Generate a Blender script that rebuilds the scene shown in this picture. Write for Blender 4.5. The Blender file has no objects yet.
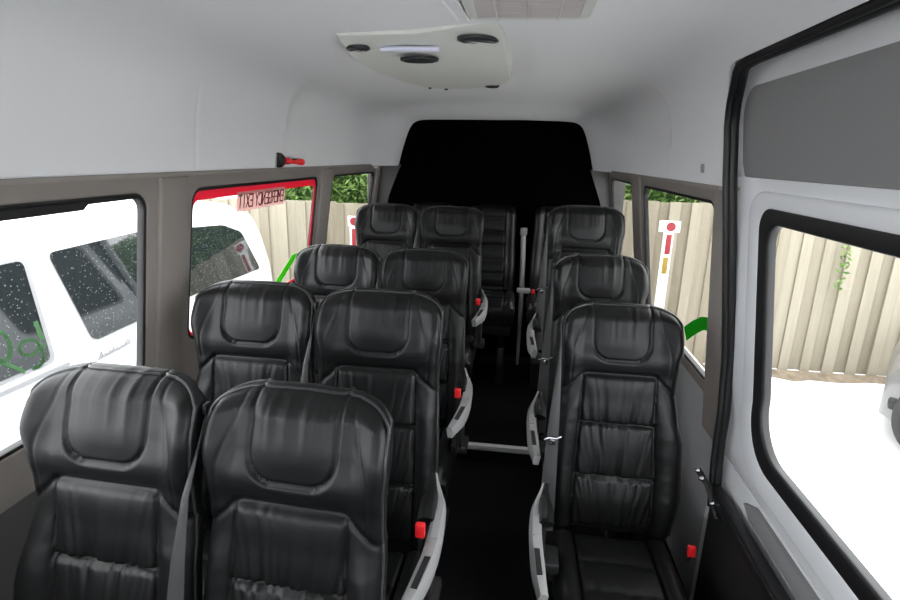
import bpy, bmesh, math, random
from mathutils import Vector, Matrix, noise
random.seed(7)
S = bpy.context.scene
COL = S.collection
PI = math.pi

# ------------------------------------------------------------------ helpers
def ss(a, b, x):
    t = max(0.0, min(1.0, (x - a) / (b - a)))
    return t * t * (3 - 2 * t)

def lerp_table(tab, x):
    if x <= tab[0][0]: return tab[0][1]
    for (x0, y0), (x1, y1) in zip(tab, tab[1:]):
        if x <= x1:
            t = (x - x0) / (x1 - x0); t = t * t * (3 - 2 * t)
            return y0 + (y1 - y0) * t
    return tab[-1][1]

def lin_table(tab, x):
    if x <= tab[0][0]: return tab[0][1]
    for (x0, y0), (x1, y1) in zip(tab, tab[1:]):
        if x <= x1: return y0 + (y1 - y0) * (x - x0) / (x1 - x0)
    return tab[-1][1]

class MB:
    def __init__(self): self.v = []; self.f = []
    def add(self, vs, fs):
        b = len(self.v); self.v += [tuple(p) for p in vs]; self.f += [tuple(i + b for i in q) for q in fs]; return self
    def bm(self, bm):
        bm.verts.index_update()
        vs = [v.co.copy() for v in bm.verts]; fs = [[v.index for v in f.verts] for f in bm.faces]
        bm.free(); return self.add(vs, fs)
    def box(self, c, s, bev=0.0, seg=2, rot=None):
        bm = bmesh.new(); bmesh.ops.create_cube(bm, size=1)
        for v in bm.verts: v.co = Vector((v.co.x * s[0], v.co.y * s[1], v.co.z * s[2]))
        if bev > 0:
            bmesh.ops.bevel(bm, geom=bm.edges[:], offset=min(bev, min(s) * .48), segments=seg, profile=.5, affect='EDGES')
        for v in bm.verts:
            if rot is not None: v.co = rot @ v.co
            v.co += Vector(c)
        return self.bm(bm)
    def tube(self, pts, r, n=8, closed=False, flat=1.0):
        P = [Vector(p) for p in pts]; m = len(P); rings = []
        rr = r if isinstance(r, (list, tuple)) else [r] * m
        up = None
        for i in range(m):
            a = P[(i - 1) % m] if (closed or i > 0) else P[i]
            b = P[(i + 1) % m] if (closed or i < m - 1) else P[i]
            t = (b - a)
            if t.length < 1e-9: t = Vector((0, 0, 1))
            t.normalize()
            if up is None:
                up = Vector((0, 0, 1)) if abs(t.z) < .9 else Vector((1, 0, 0))
            s = t.cross(up)
            if s.length < 1e-6: s = t.orthogonal()
            s.normalize(); up = s.cross(t).normalized()
            rings.append([P[i] + s * math.cos(2 * PI * k / n) * rr[i] + up * math.sin(2 * PI * k / n) * rr[i] * flat for k in range(n)])
        vs = [p for q in rings for p in q]; fs = []
        for i in range(m if closed else m - 1):
            j = (i + 1) % m
            for k in range(n):
                fs.append((i * n + k, i * n + (k + 1) % n, j * n + (k + 1) % n, j * n + k))
        if not closed:
            fs.append(tuple(range(n - 1, -1, -1))); fs.append(tuple((m - 1) * n + k for k in range(n)))
        return self.add(vs, fs)
    def lathe(self, prof, n=32, M=None):
        # prof: (r, h) along local z
        vs = []; fs = []
        for r, h in prof:
            for k in range(n):
                p = Vector((r * math.cos(2 * PI * k / n), r * math.sin(2 * PI * k / n), h))
                vs.append(M @ p if M else p)
        for i in range(len(prof) - 1):
            for k in range(n):
                fs.append((i * n + k, i * n + (k + 1) % n, (i + 1) * n + (k + 1) % n, (i + 1) * n + k))
        fs.append(tuple(range(n - 1, -1, -1))); fs.append(tuple((len(prof) - 1) * n + k for k in range(n)))
        return self.add(vs, fs)
    def slab(self, outer, holes, h, fn, bev=0.0, seg=2):
        """2-D outline with holes, thickness 0..h in a third coordinate; fn maps (a, b, w) to the world."""
        bm = bmesh.new()
        def loop(pts):
            vv = [bm.verts.new((p[0], p[1], 0)) for p in pts]
            return [bm.edges.new((vv[i], vv[(i + 1) % len(vv)])) for i in range(len(vv))]
        E = loop(outer)
        for q in holes: E += loop(q)
        bmesh.ops.triangle_fill(bm, use_beauty=True, use_dissolve=False, edges=E, normal=(0, 0, 1))
        bmesh.ops.recalc_face_normals(bm, faces=bm.faces[:])
        for f in bm.faces:
            if f.normal.z < 0: f.normal_flip()
        ret = bmesh.ops.extrude_face_region(bm, geom=bm.faces[:])
        top = [g for g in ret['geom'] if isinstance(g, bmesh.types.BMVert)]
        for v in top: v.co.z = h
        bmesh.ops.recalc_face_normals(bm, faces=bm.faces[:])
        if bev > 0:
            tops = set(top)
            ed = [e for e in bm.edges if e.verts[0] in tops and e.verts[1] in tops and len(e.link_faces) == 2
                  and e.link_faces[0].normal.angle(e.link_faces[1].normal, 0) > .8]
            bmesh.ops.bevel(bm, geom=ed, offset=bev, segments=seg, profile=.5, affect='EDGES')
        for v in bm.verts: v.co = Vector(fn(v.co.x, v.co.y, v.co.z))
        return self.bm(bm)
    def build(self, name, mat, parent=None, smooth=True, angle=40, loc=None, normals=None):
        me = bpy.data.meshes.new(name)
        me.from_pydata([tuple(p) for p in self.v], [], self.f)
        if normals is None:
            bm = bmesh.new(); bm.from_mesh(me); bmesh.ops.recalc_face_normals(bm, faces=bm.faces[:]); bm.to_mesh(me); bm.free()
        me.validate()
        if smooth:
            me.polygons.foreach_set('use_smooth', [True] * len(me.polygons))
            if normals is None: me.set_sharp_from_angle(angle=math.radians(angle))
            else: me.normals_split_custom_set_from_vertices(normals)
        me.materials.append(mat)
        o = bpy.data.objects.new(name, me); COL.objects.link(o)
        if parent: o.parent = parent
        if loc: o.location = loc
        return o

def tag(o, label=None, cat=None, group=None, kind=None):
    if label: o['label'] = label
    if cat: o['category'] = cat
    if group: o['group'] = group
    if kind: o['kind'] = kind
    return o

def empty(name, loc=(0, 0, 0), rz=0):
    o = bpy.data.objects.new(name, None); COL.objects.link(o)
    o.empty_display_size = .05; o.location = loc; o.rotation_euler = (0, 0, rz); return o

def rrect(x0, x1, y0, y1, r, n=6):
    rs = r if isinstance(r, (list, tuple)) else [r] * 4   # corners: (x1,y1),(x0,y1),(x0,y0),(x1,y0)
    out = []
    for (cx, cy, a0), q in zip(((x1, y1, 0), (x0, y1, 90), (x0, y0, 180), (x1, y0, 270)), rs):
        sx = -1 if cx == x1 else 1; sy = -1 if cy == y1 else 1
        for k in range(n + 1):
            a = math.radians(a0 + 90 * k / n)
            out.append((cx + sx * q + q * math.cos(a), cy + sy * q + q * math.sin(a)))
    return out

# ------------------------------------------------------------------ materials
def mat(name, col, rough=.5, metal=0.0, bump=None, var=None, spec=None, coat=0.0, emit=None):
    m = bpy.data.materials.new(name); m.use_nodes = True
    nt = m.node_tree; b = nt.nodes['Principled BSDF']
    b.inputs['Base Color'].default_value = (*col, 1); b.inputs['Roughness'].default_value = rough
    b.inputs['Metallic'].default_value = metal
    if spec is not None: b.inputs['Specular IOR Level'].default_value = spec
    if coat: b.inputs['Coat Weight'].default_value = coat; b.inputs['Coat Roughness'].default_value = .1
    tc = nt.nodes.new('ShaderNodeTexCoord')
    if bump:
        sc, st, dist = bump
        n = nt.nodes.new('ShaderNodeTexNoise'); n.inputs['Scale'].default_value = sc; n.inputs['Detail'].default_value = 4
        nt.links.new(tc.outputs['Object'], n.inputs['Vector'])
        bp = nt.nodes.new('ShaderNodeBump'); bp.inputs['Strength'].default_value = st; bp.inputs['Distance'].default_value = dist
        nt.links.new(n.outputs['Fac'], bp.inputs['Height']); nt.links.new(bp.outputs['Normal'], b.inputs['Normal'])
    if var:
        sc, c2 = var
        n = nt.nodes.new('ShaderNodeTexNoise'); n.inputs['Scale'].default_value = sc; n.inputs['Detail'].default_value = 5
        nt.links.new(tc.outputs['Object'], n.inputs['Vector'])
        r = nt.nodes.new('ShaderNodeValToRGB')
        r.color_ramp.elements[0].position = .35; r.color_ramp.elements[0].color = (*col, 1)
        r.color_ramp.elements[1].position = .68; r.color_ramp.elements[1].color = (*c2, 1)
        nt.links.new(n.outputs['Fac'], r.inputs['Fac']); nt.links.new(r.outputs['Color'], b.inputs['Base Color'])
    return m

def glass_mat(name, tint, refl=.06):
    m = bpy.data.materials.new(name); m.use_nodes = True
    nt = m.node_tree; nt.nodes.clear()
    o = nt.nodes.new('ShaderNodeOutputMaterial'); t = nt.nodes.new('ShaderNodeBsdfTransparent')
    g = nt.nodes.new('ShaderNodeBsdfGlossy'); g.inputs['Roughness'].default_value = .01
    mx = nt.nodes.new('ShaderNodeMixShader'); lw = nt.nodes.new('ShaderNodeLayerWeight'); lw.inputs['Blend'].default_value = .5
    pw = nt.nodes.new('ShaderNodeMath'); pw.operation = 'POWER'; pw.inputs[1].default_value = 5
    ml = nt.nodes.new('ShaderNodeMath'); ml.operation = 'MULTIPLY_ADD'; ml.inputs[1].default_value = .5; ml.inputs[2].default_value = .02
    nt.links.new(lw.outputs['Facing'], pw.inputs[0]); nt.links.new(pw.outputs[0], ml.inputs[0])
    t.inputs['Color'].default_value = (*tint, 1)
    nt.links.new(ml.outputs[0], mx.inputs['Fac'])
    nt.links.new(t.outputs['BSDF'], mx.inputs[1]); nt.links.new(g.outputs['BSDF'], mx.inputs[2])
    nt.links.new(mx.outputs['Shader'], o.inputs['Surface'])
    return m

def fence_mat():
    m = mat('fence_timber', (.62, .54, .42), .85, bump=(60, .3, .004))
    nt = m.node_tree; b = nt.nodes['Principled BSDF']
    geo = nt.nodes.new('ShaderNodeNewGeometry'); tc = nt.nodes.new('ShaderNodeTexCoord')
    mp = nt.nodes.new('ShaderNodeMapping'); mp.inputs['Scale'].default_value = (14, 14, .9)
    n = nt.nodes.new('ShaderNodeTexNoise'); n.inputs['Scale'].default_value = 2.2; n.inputs['Detail'].default_value = 6
    nt.links.new(tc.outputs['Object'], mp.inputs['Vector']); nt.links.new(mp.outputs['Vector'], n.inputs['Vector'])
    r = nt.nodes.new('ShaderNodeValToRGB')
    r.color_ramp.elements[0].position = .2; r.color_ramp.elements[0].color = (.185, .163, .118, 1)
    r.color_ramp.elements[1].position = .8; r.color_ramp.elements[1].color = (.30, .272, .212, 1)
    ma = nt.nodes.new('ShaderNodeMath'); ma.operation = 'MULTIPLY_ADD'; ma.inputs[1].default_value = .5; 
    mb = nt.nodes.new('ShaderNodeMath'); mb.operation = 'MULTIPLY'; mb.inputs[1].default_value = .5
    nt.links.new(n.outputs['Fac'], mb.inputs[0])
    nt.links.new(geo.outputs['Random Per Island'], ma.inputs[0]); nt.links.new(mb.outputs[0], ma.inputs[2])
    nt.links.new(ma.outputs[0], r.inputs['Fac']); nt.links.new(r.outputs['Color'], b.inputs['Base Color'])
    return m

M = {
 'leather': mat('black_leather', (.0032, .0034, .0038), .45, bump=(420, .22, .0012), spec=.36),
 'leather_side': mat('black_leather_side', (.0050, .0052, .0056), .42, bump=(420, .22, .0012), spec=.38),
 'piping': mat('dark_piping', (.035, .036, .038), .35),  # grey lifted to carry the highlight of black leather piping
 'black_plastic': mat('black_plastic', (.012, .012, .013), .5, bump=(200, .1, .001)),
 'silver': mat('silver_plastic', (.27, .27, .27), .42, bump=(300, .05, .0005)),
 'red': mat('red_plastic', (.75, .015, .02), .4),
 'webbing': mat('grey_webbing', (.040, .040, .042), .55, bump=(900, .3, .001)),
 'chrome': mat('chrome', (.42, .42, .44), .25, 1.0),
 'carpet': mat('black_carpet', (.0085, .0085, .0095), 1.0, bump=(500, .6, .003), spec=.05),
 'nosing': mat('aluminium_nosing', (.80, .80, .80), .4, .3),
 'liner': mat('grey_headliner', (.74, .74, .752), .85, bump=(350, .15, .001)),
 'trim': mat('taupe_trim', (.258, .230, .213), .55, bump=(300, .12, .001)),
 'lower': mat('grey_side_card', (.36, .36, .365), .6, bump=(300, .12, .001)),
 'lower_shaded': mat('shaded_side_card', (.055, .053, .052), .6, bump=(300, .12, .001)),  # shadow on side card and corner trim is put into this colour
 'shadow_black': mat('shadow_black', (.0012, .0012, .0013), 1.0, bump=(400, .3, .002), spec=.0),  # even black holds the shadow over the rear doors
 'rubber': mat('black_rubber', (.010, .010, .011), .45),
 'white_paint': mat('white_door_paint', (.88, .885, .91), .32, coat=.3),
 'door_vinyl': mat('grey_door_vinyl', (.25, .247, .252), .65, bump=(500, .2, .001)),
 'skin': mat('silver_body_paint', (.55, .56, .58), .3, coat=.4),
 'cream': mat('cream_plastic', (.60, .61, .57), .5),
 'dark_vent': mat('dark_vent_plastic', (.02, .022, .024), .4),
 'lamp': mat('lamp_lens', (.72, .72, .88), .3),
 'grille': mat('grille_plastic', (.46, .42, .42), .6),
 'red_tape': mat('red_tape', (.72, .045, .10), .5),
 'sign': mat('sign_sticker', (.78, .58, .55), .6),
 'sign_ink': mat('dark_red_ink', (.12, .012, .015), .6),
 'green': mat('green_decal', (.02, .30, .02), .5), 'reflected_green': mat('green_reflection', (.03, .10, .03), .5),  # last green paints the lettering reflected in the SUV glass
 'lime': mat('lime_decal', (.14, .62, .02), .5),
 'suv': mat('white_suv_paint', (.82, .82, .82), .25, coat=.6),
 'suv_glass': mat('suv_privacy_glass', (.012, .015, .016), .04, spec=.9),
 'seal_grey': mat('grey_window_seal', (.30, .30, .31), .4),
 'car': mat('silver_car_paint', (.15, .15, .153), .3, .25, coat=.4),
 'tyre': mat('tyre_rubber', (.02, .02, .021), .8, bump=(120, .3, .003)),
 'alloy': mat('alloy_wheel', (.16, .16, .165), .3, .7),
 'fence': fence_mat(),
 'post': mat('weathered_post', (.15, .135, .11), .85, var=(8, (.2, .18, .15))),
 'white': mat('white_marker', (.85, .85, .85), .5),
 'red_mark': mat('red_marker', (.26, .010, .018), .5),
 'yellow_mark': mat('yellow_marker', (.26, .17, .012), .5),
 'ground': mat('pale_concrete', (.72, .72, .72), .9, var=(1.5, (.78, .78, .77)), bump=(40, .2, .004)),
 'soil': mat('dry_soil', (.13, .10, .07), .95, var=(12, (.22, .18, .13)), bump=(30, .5, .02)),
 'leaf': mat('green_leaf', (.05, .125, .015), .5, var=(3.0, (.14, .235, .05))),
 'hedge_fill': mat('hedge_core', (.025, .06, .012), .9),
 'glass': glass_mat('clear_glass', (.97, .98, .98)),
 'tint': glass_mat('tinted_glass', (.89, .89, .88)),
}
def translucent(m, f):
    nt = m.node_tree; b = nt.nodes['Principled BSDF']; o = nt.nodes['Material Output']
    t = nt.nodes.new('ShaderNodeBsdfTranslucent'); t.inputs['Color'].default_value = b.inputs['Base Color'].default_value
    x = nt.nodes.new('ShaderNodeMixShader'); x.inputs['Fac'].default_value = f
    nt.links.new(b.outputs['BSDF'], x.inputs[1]); nt.links.new(t.outputs['BSDF'], x.inputs[2]); nt.links.new(x.outputs['Shader'], o.inputs['Surface'])
for k_ in ('red_tape', 'sign', 'green', 'lime'): translucent(M[k_], .5)
# raindrop-speckled privacy glass
def speckle(m):
    nt = m.node_tree; b = nt.nodes['Principled BSDF']; tc = nt.nodes.new('ShaderNodeTexCoord')
    v = nt.nodes.new('ShaderNodeTexVoronoi'); v.inputs['Scale'].default_value = 55
    nt.links.new(tc.outputs['Object'], v.inputs['Vector'])
    r = nt.nodes.new('ShaderNodeValToRGB')
    r.color_ramp.elements[0].position = .12; r.color_ramp.elements[0].color = (.16, .18, .18, 1)
    r.color_ramp.elements[1].position = .22; r.color_ramp.elements[1].color = (.014, .018, .019, 1)
    nt.links.new(v.outputs['Distance'], r.inputs['Fac']); nt.links.new(r.outputs['Color'], b.inputs['Base Color'])
speckle(M['suv_glass'])

# ------------------------------------------------------------------ camera  (origin: x across, y towards the rear, z up from the front floor)
CX, CZ = .23, 1.64
cam = bpy.data.cameras.new('camera'); cam.sensor_width = 36; cam.lens = 530 / 900 * 36; cam.clip_start = .02; cam.clip_end = 200
co = bpy.data.objects.new('camera', cam); COL.objects.link(co)
R2 = Vector((.99124287, .12962901, .02517737)); U2 = Vector((-.05809987, .25690844, .96468775)); F = Vector((-.11858324, .95770265, -.26219009))
mw = Matrix((R2, U2, -F)).transposed().to_4x4(); mw.translation = (CX, 0, CZ); co.matrix_world = mw
S.camera = co

# ------------------------------------------------------------------ the van shell
Y0, YB = -1.30, 4.32          # modelled length of the cabin
FL = -.11; FZ2 = -.01                    # raised rear floor
def wx(z):                   # half width of the inner wall face at height z
    return .985 - .145 * (max(z, .72) - .95)

MB().box((0, (Y0 + 2.82) / 2, FL - .02), (2.06, 2.82 - Y0, .04)).build('floor', M['carpet']); tag(bpy.data.objects['floor'], 'black carpeted lower floor of the aisle', kind='structure')
o = MB().box((0, (2.82 + YB) / 2, FZ2 - .07), (2.06, YB - 2.82, .14)).build('floor', M['carpet']); tag(o, 'raised black carpeted floor behind the metal step edge', kind='structure')
m = MB().box((0, 2.815, FZ2 + .002), (1.94, .034, .006), .002).box((0, 2.802, FZ2 - .012), (1.94, .006, .028), .002)
o = m.build('trim_1', M['nosing']); tag(o, 'thin bright metal step edge across the aisle floor', kind='structure')

WIN_L = [(-.2, 1.525, .89, 1.508), (1.76, 2.965, .93, 1.508), (3.20, 4.17, .93, 1.508)]
WIN_R = [(1.972, 3.12, .795, 1.510), (3.42, 4.25, .90, 1.510)]
APY = 1.82                   # rear edge of the sliding door opening
def wall_fn(side, off=0.0):
    return lambda a, b, w: (side * (wx(b) + off - w), a, b)
TH = .020
def build_wall(name, side, wins, y0, label):
    outer = [(y0, .74), (YB, .74), (YB, 1.60), (y0, 1.60)]
    holes = [rrect(a, b, c, d, .055) for a, b, c, d in wins]
    w = MB().slab(outer, holes, TH, wall_fn(side, TH), .008, 3)
    root = w.build(name, M['trim'], angle=35); tag(root, label, kind='structure')
    lo = MB().box((side * (1.020 + TH / 2), (y0 + YB) / 2, .32), (TH - .004, YB - y0, .90), .004)
    lo.build('lower_panel', M['lower' if side > 0 else 'lower_shaded'], root)  # left card has the seat shadow darkened into its colour
    ex = MB().slab(outer, [rrect(a - .03, b + .03, c - .03, d + .03, .07) for a, b, c, d in wins], .012, wall_fn(side, TH + .013)).box((side * (1.020 + TH + .010), (y0 + YB) / 2, .12), (.012, YB - y0, 1.34))
    ex.build('outer_skin', M['skin'], root)
    return root
wl = build_wall('wall_left', -1, WIN_L, Y0, 'taupe trimmed left side wall of the van with three windows')
wr = build_wall('wall_right', 1, WIN_R, APY, 'taupe trimmed right side wall behind the white sliding door')

# raised pillar covers
def pillar(side, y0, y1, parent, z0=.86, z1=1.555, h=.014, flare=0.0):
    pts = [(y0, z1), (y1, z1), (y1 + flare, z0), (y0 - flare * .2, z0)]
    MB().slab(pts, [], h, wall_fn(side, .001), .010, 3).build('pillar_cover', M['trim'], parent)
pillar(-1, 1.570, 1.715, wl); pillar(-1, 3.00, 3.165, wl); pillar(-1, 4.20, 4.285, wl)
pillar(1, 1.855, 1.94, wr, z0=.62, flare=.10); pillar(1, 3.16, 3.38, wr)

# windows: gasket frame + pane
def window(n, side, win, pane_mat, label, gw=.012, off=.018):
    a, b, c, d = win
    root = MB().slab(rrect(a - .004, b + .004, c - .004, d + .004, .058), [rrect(a + gw, b - gw, c + gw, d - gw, .045)], .024, wall_fn(side, .026), .007, 2).build('window_%d' % n, M['rubber'])
    tag(root, label, kind='structure')
    MB().slab(rrect(a + .006, b - .006, c + .006, d - .006, .05), [], .004, wall_fn(side, off)).build('pane', pane_mat, root)
    return root
w1 = window(1, -1, WIN_L[0], M['glass'], 'front left side window looking onto the white vehicle')
w2 = window(2, -1, WIN_L[1], M['glass'], 'middle left side window edged with red tape')
w3 = window(3, -1, WIN_L[2], M['tint'], 'small rear left window looking onto green leaves')
w4 = window(4, 1, WIN_R[0], M['tint'], 'middle right side window with a green mark on the glass')
w5 = window(5, 1, WIN_R[1], M['tint'], 'narrow rear right window looking onto the fence')
# dark sun band along the top of the front left window
MB().slab([(-.2, 1.508), (1.522, 1.508), (1.522, 1.492), (1.30, 1.490), (1.285, 1.476), (-.2, 1.462)], [], .006, wall_fn(-1, .0135)).build('sun_band', M['rubber'], w1)
# red tape round the emergency window
tw = .019
tape = MB().slab(rrect(1.770, 2.955, .940, 1.498, .045), [rrect(1.770 + .010, 2.955 - tw, .940 + .014, 1.498 - .036, .035)], .002, wall_fn(-1, .0125))
tape.build('red_border', M['red_tape'], w2)

# headliner: lofted profile, cut away over the sliding door
PROF = [(-.868, 1.556), (-.866, 1.60), (-.855, 1.70), (-.840, 1.79), (-.815, 1.862), (-.765, 1.922), (-.69, 1.962), (-.58, 1.985), (-.40, 2.0), (-.2, 2.008), (0, 2.012)]
PROF = PROF + [(-x, z) for x, z in PROF[-2::-1]]
REAR = [(-.748, 1.556), (-.740, 1.59), (-.722, 1.66), (-.697, 1.74), (-.668, 1.82), (-.635, 1.875), (-.585, 1.902), (-.50, 1.910), (-.36, 1.913), (-.18, 1.915), (0, 1.916)]
REAR = REAR + [(-x + .03, z + .004) for x, z in REAR[-2::-1]]
def spline(P, n):
    L = [0]
    for a, b in zip(P, P[1:]): L.append(L[-1] + math.dist(a, b))
    out = []
    for k in range(n):
        s = L[-1] * k / (n - 1)
        i = max(0, min(len(P) - 2, next((j for j in range(len(P) - 1) if L[j + 1] >= s - 1e-9), len(P) - 2)))
        t = (s - L[i]) / (L[i + 1] - L[i])
        p0, p1, p2, p3 = P[max(0, i - 1)], P[i], P[i + 1], P[min(len(P) - 1, i + 2)]
        f = lambda q0, q1, q2, q3: .5 * (2 * q1 + (q2 - q0) * t + (2 * q0 - 5 * q1 + 4 * q2 - q3) * t * t + (3 * q1 - q0 - 3 * q2 + q3) * t ** 3)
        out.append((f(p0[0], p1[0], p2[0], p3[0]), f(p0[1], p1[1], p2[1], p3[1])))
    return out
NP = 121
FULL, RR = spline(PROF, NP), spline(REAR, NP)
def liner_section(y):
    k = ss(3.72, 4.30, y) ** 1.5
    P = []
    for (a, b) in zip(FULL, RR):
        x = a[0] + (b[0] - a[0]) * k; z = a[1] + (b[1] - a[1]) * k
        if abs(a[0]) > .55:
            side = ss(.55, .78, abs(a[0]))
            # moulded joints and the thicker front duct
            g = sum(math.exp(-((y - yy) / .006) ** 2) for yy in (1.735, 2.42, 3.3))
            x += (-1 if a[0] < 0 else 1) * (.003 * g) * (1 - ss(1.78, 1.92, a[1]))
            x += .006 * (a[0] < 0) * side * (1 - ss(1.60, 1.735, y)) * ss(1.57, 1.7, a[1])
            x += (-1 if a[0] < 0 else 1) * .030 * ss(1.62, 1.80, a[1]) * side * ss(2.40, 2.55, y) * (1 - ss(3.6, 3.9, y))
        P.append((x, z))
    zmin = None
    if y < APY - 1e-6:
        zmin = 1.905 if y < 1.62 else 1.705 + math.sqrt(max(0, .2 ** 2 - (y - 1.62) ** 2))
        zmin = min(zmin, 1.905)
        # clip the right end
        idx = max(i for i in range(NP) if not (P[i][0] > .4 and P[i][1] < zmin))
        Q = P[:idx + 1]
        if idx + 1 < NP:
            a, b = P[idx], P[idx + 1]; t = (a[1] - zmin) / max(1e-9, a[1] - b[1])
            Q.append((a[0] + (b[0] - a[0]) * t, zmin))
        P = (Q + [Q[-1]] * NP)[:NP]
    return P
ys = [Y0 + (1.60 - Y0) * i / 14 for i in range(14)] + [1.60 + (1.8199 - 1.60) * i / 30 for i in range(31)] + [APY + (2.36 - APY) * i / 20 for i in range(21)] + \
     [2.38 + .004 * i for i in range(24)] + [2.5 + (3.26 - 2.5) * i / 18 for i in range(19)] + [3.28 + .004 * i for i in range(11)] + [3.34 + (4.31 - 3.34) * i / 36 for i in range(37)]
ys = sorted(set(round(y, 4) for y in ys))
v = []; f = []
for y in ys: v += [(x, y, z) for x, z in liner_section(y)]
nF = len(v)
for i in range(len(ys) - 1):
    for k in range(NP - 1): f.append((i * NP + k, (i + 1) * NP + k, (i + 1) * NP + k + 1, i * NP + k + 1))
o = MB().add(v, f).build('ceiling', M['liner'], angle=60); tag(o, 'pale grey moulded headliner over the cabin', kind='structure')
ceil = o
# roof outside the liner
RP = [(-1.03, 1.58), (-1.01, 1.75), (-.97, 1.93), (-.88, 2.03), (-.7, 2.08), (0, 2.12), (.7, 2.08), (.88, 2.03), (.97, 1.93), (1.01, 1.75), (1.03, 1.58)]
RPs = RP
v = [(x, y, z) for y in (Y0, YB + .06) for x, z in RPs]; n = len(RPs)
f = [(k, k + 1, n + k + 1, n + k) for k in range(n - 1) if True]
# door section of the roof skin: leave the sides open towards the door, the door covers them
o = MB().add(v, f).build('roof_skin', M['skin'], ceil)
# ledge closing the gap between liner edge and wall trim
for sgn, y0 in ((-1, Y0), (1, APY)):
    MB().box((sgn * .905, (y0 + 4.30) / 2, 1.562), (.10, 4.30 - y0, .012)).build('liner_ledge', M['trim'], ceil)

# rear doors in shadow, built as a pure black panel
out = [(x, z) for x, z in RR]
bw = [(-1.01, -.06), (-.985, 1.62)] + [(x * 1.02, z + .01) for x, z in RR if z > 1.70] + [(.985, 1.62), (1.01, -.06)]
bw = [(x, z) for x, z in bw]
MB().slab(bw, [], .05, lambda a, b, w: (a, 4.26 + .06 - w + .045, b)).build('wall_back', M['shadow_black'], smooth=False); tag(bpy.data.objects['wall_back'], 'matt black panel with rounded top standing for the shadowed rear doors', kind='structure')
o = MB().box((0, YB + .075, 1.03), (2.06, .02, 2.1)).build('wall_rear_skin', M['skin']); tag(o, 'outer tail panel of the van', kind='structure')

for sgn in (-1, 1):
    o = MB().slab([(.725, 1.565), (1.0, 1.565), (1.0, .9), (.90, .9), (.825, 1.32)], [], .02, lambda a, b, w, s=sgn: (s * a + (.03 if s > 0 else 0), 4.285 + w, b)).build('trim_2', M['lower_shaded'])  # taupe trim, corner shadow painted into its colour
    tag(o, 'corner trim with shade painted in on the %s of the black rear panel' % ('left' if sgn < 0 else 'right'), kind='structure')

# ------------------------------------------------------------------ sliding door and its seal
def dx(z):
    return (wx(z) + .035) if z > .95 else (wx(.95) + .035)
def door_fn(off=0.0):
    return lambda a, b, w: (dx(b) + off - w, a, b)
DW = rrect(.015, 1.665, .728, 1.532, [.075, .075, .175, .175], 10)
outer = [(-.5, .05), (1.90, .05), (1.90, 1.985), (-.5, 1.985)]
# split in height at the bend (z=.95) by carrying extra outline points is not needed: panel above and panel below
up = MB().slab([(-.62, .62), (1.90, .62), (1.90, 1.985), (-.62, 1.985)], [DW], .03, door_fn(.03), .006, 2)
door = up.build('door_1', M['white_paint'], angle=30); tag(door, 'white sliding side door with a large window', kind='structure')
MB().slab([(-.62, -.2), (1.90, -.2), (1.90, .62), (-.62, .62)], [], .03, door_fn(.03)).build('lower_skin', M['white_paint'], door)
# raised inner frame around window
MB().slab(rrect(-.02, 1.735, .665, 1.565, [.09, .09, .22, .22], 10), [rrect(.035, 1.650, .745, 1.515, [.075, .075, .17, .17], 10)], .018, door_fn(.0), .014, 4).build('inner_frame', M['white_paint'], door, angle=50)
MB().slab(rrect(.025, 1.660, .738, 1.524, [.075, .075, .172, .172], 10), [rrect(.075, 1.600, .795, 1.478, [.06, .06, .15, .15], 10)], .026, door_fn(.008), .008, 3).build('window_gasket', M['rubber'], door)
MB().slab(rrect(.05, 1.63, .765, 1.50, [.065, .065, .155, .155], 10), [], .004, door_fn(.004)).build('pane', M['glass'], door)
MB().slab(rrect(-.3, 1.815, 1.600, 1.858, [.09, .03, .03, .012], 8), [], .006, door_fn(.001), .003, 2).build('vinyl_panel', M['door_vinyl'], door)
# lower trim card with rails
MB().box((.985, .65, .255), (.03, 2.22, .55), .012).build('trim_card', M['black_plastic'], door)
MB().box((.978, .65, .535), (.040, 2.20, .014), .006).box((.958, .65, .52), (.012, 2.20, .03), .005).build('rail', M['rubber'], door)
MB().slab([(1.60, .580), (1.53, .612), (.3, .612), (.3, .552), (1.55, .552)], [], .014, door_fn(-.001), .005).build('grey_strip', M['door_vinyl'], door)

# door opening seal
path = []
for y in (-.5, 0, .5, .9, 1.2, 1.4, 1.52, 1.58): path.append((y, 1.905))
for k in range(1, 9):
    a = PI / 2 * (1 - k / 8); path.append((1.62 + .2 * math.cos(a), 1.705 + .2 * math.sin(a)))
for z in (1.64, 1.60, 1.56, 1.45, 1.3, 1.15, 1.0, .9, .8, .7): path.append((1.82 - (.02 if z < .9 else 0), z))
path.append((1.79, .6)); path.append((1.76, .45))
def seal_x(z):
    return lin_table([(0, .975), (.95, .965), (1.5, .885), (1.58, .872), (1.70, .858), (1.79, .842), (1.862, .826), (1.905, .80)], z)
o = MB().tube([(seal_x(z) + .004, y - .004, z) for y, z in path], .011, 10).tube([(seal_x(z) + .022, y - .004, z) for y, z in path], .014, 10).build('trim_3', M['rubber'])
tag(o, 'thick black rubber seal around the sliding door opening', kind='structure')
# screw clip on liner and hook
o = MB().slab(rrect(2.005, 2.022, 1.605, 1.635, .006, 4), [], .010, lambda a, b, w: (.868 - .12 * (b - 1.6) - w, a, b), .003).build('wall_clip', M['door_vinyl']); tag(o, 'small grey clip on the pale headliner beside the door seal', 'clip')
o = MB().slab(rrect(4.05, 4.12, 1.535, 1.550, .005, 4), [], .014, lambda a, b, w: (-.882 + w, a, b), .004).build('ceiling_lamp', M['white']); tag(o, 'tiny white lamp above the small rear left window', 'lamp')

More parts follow.
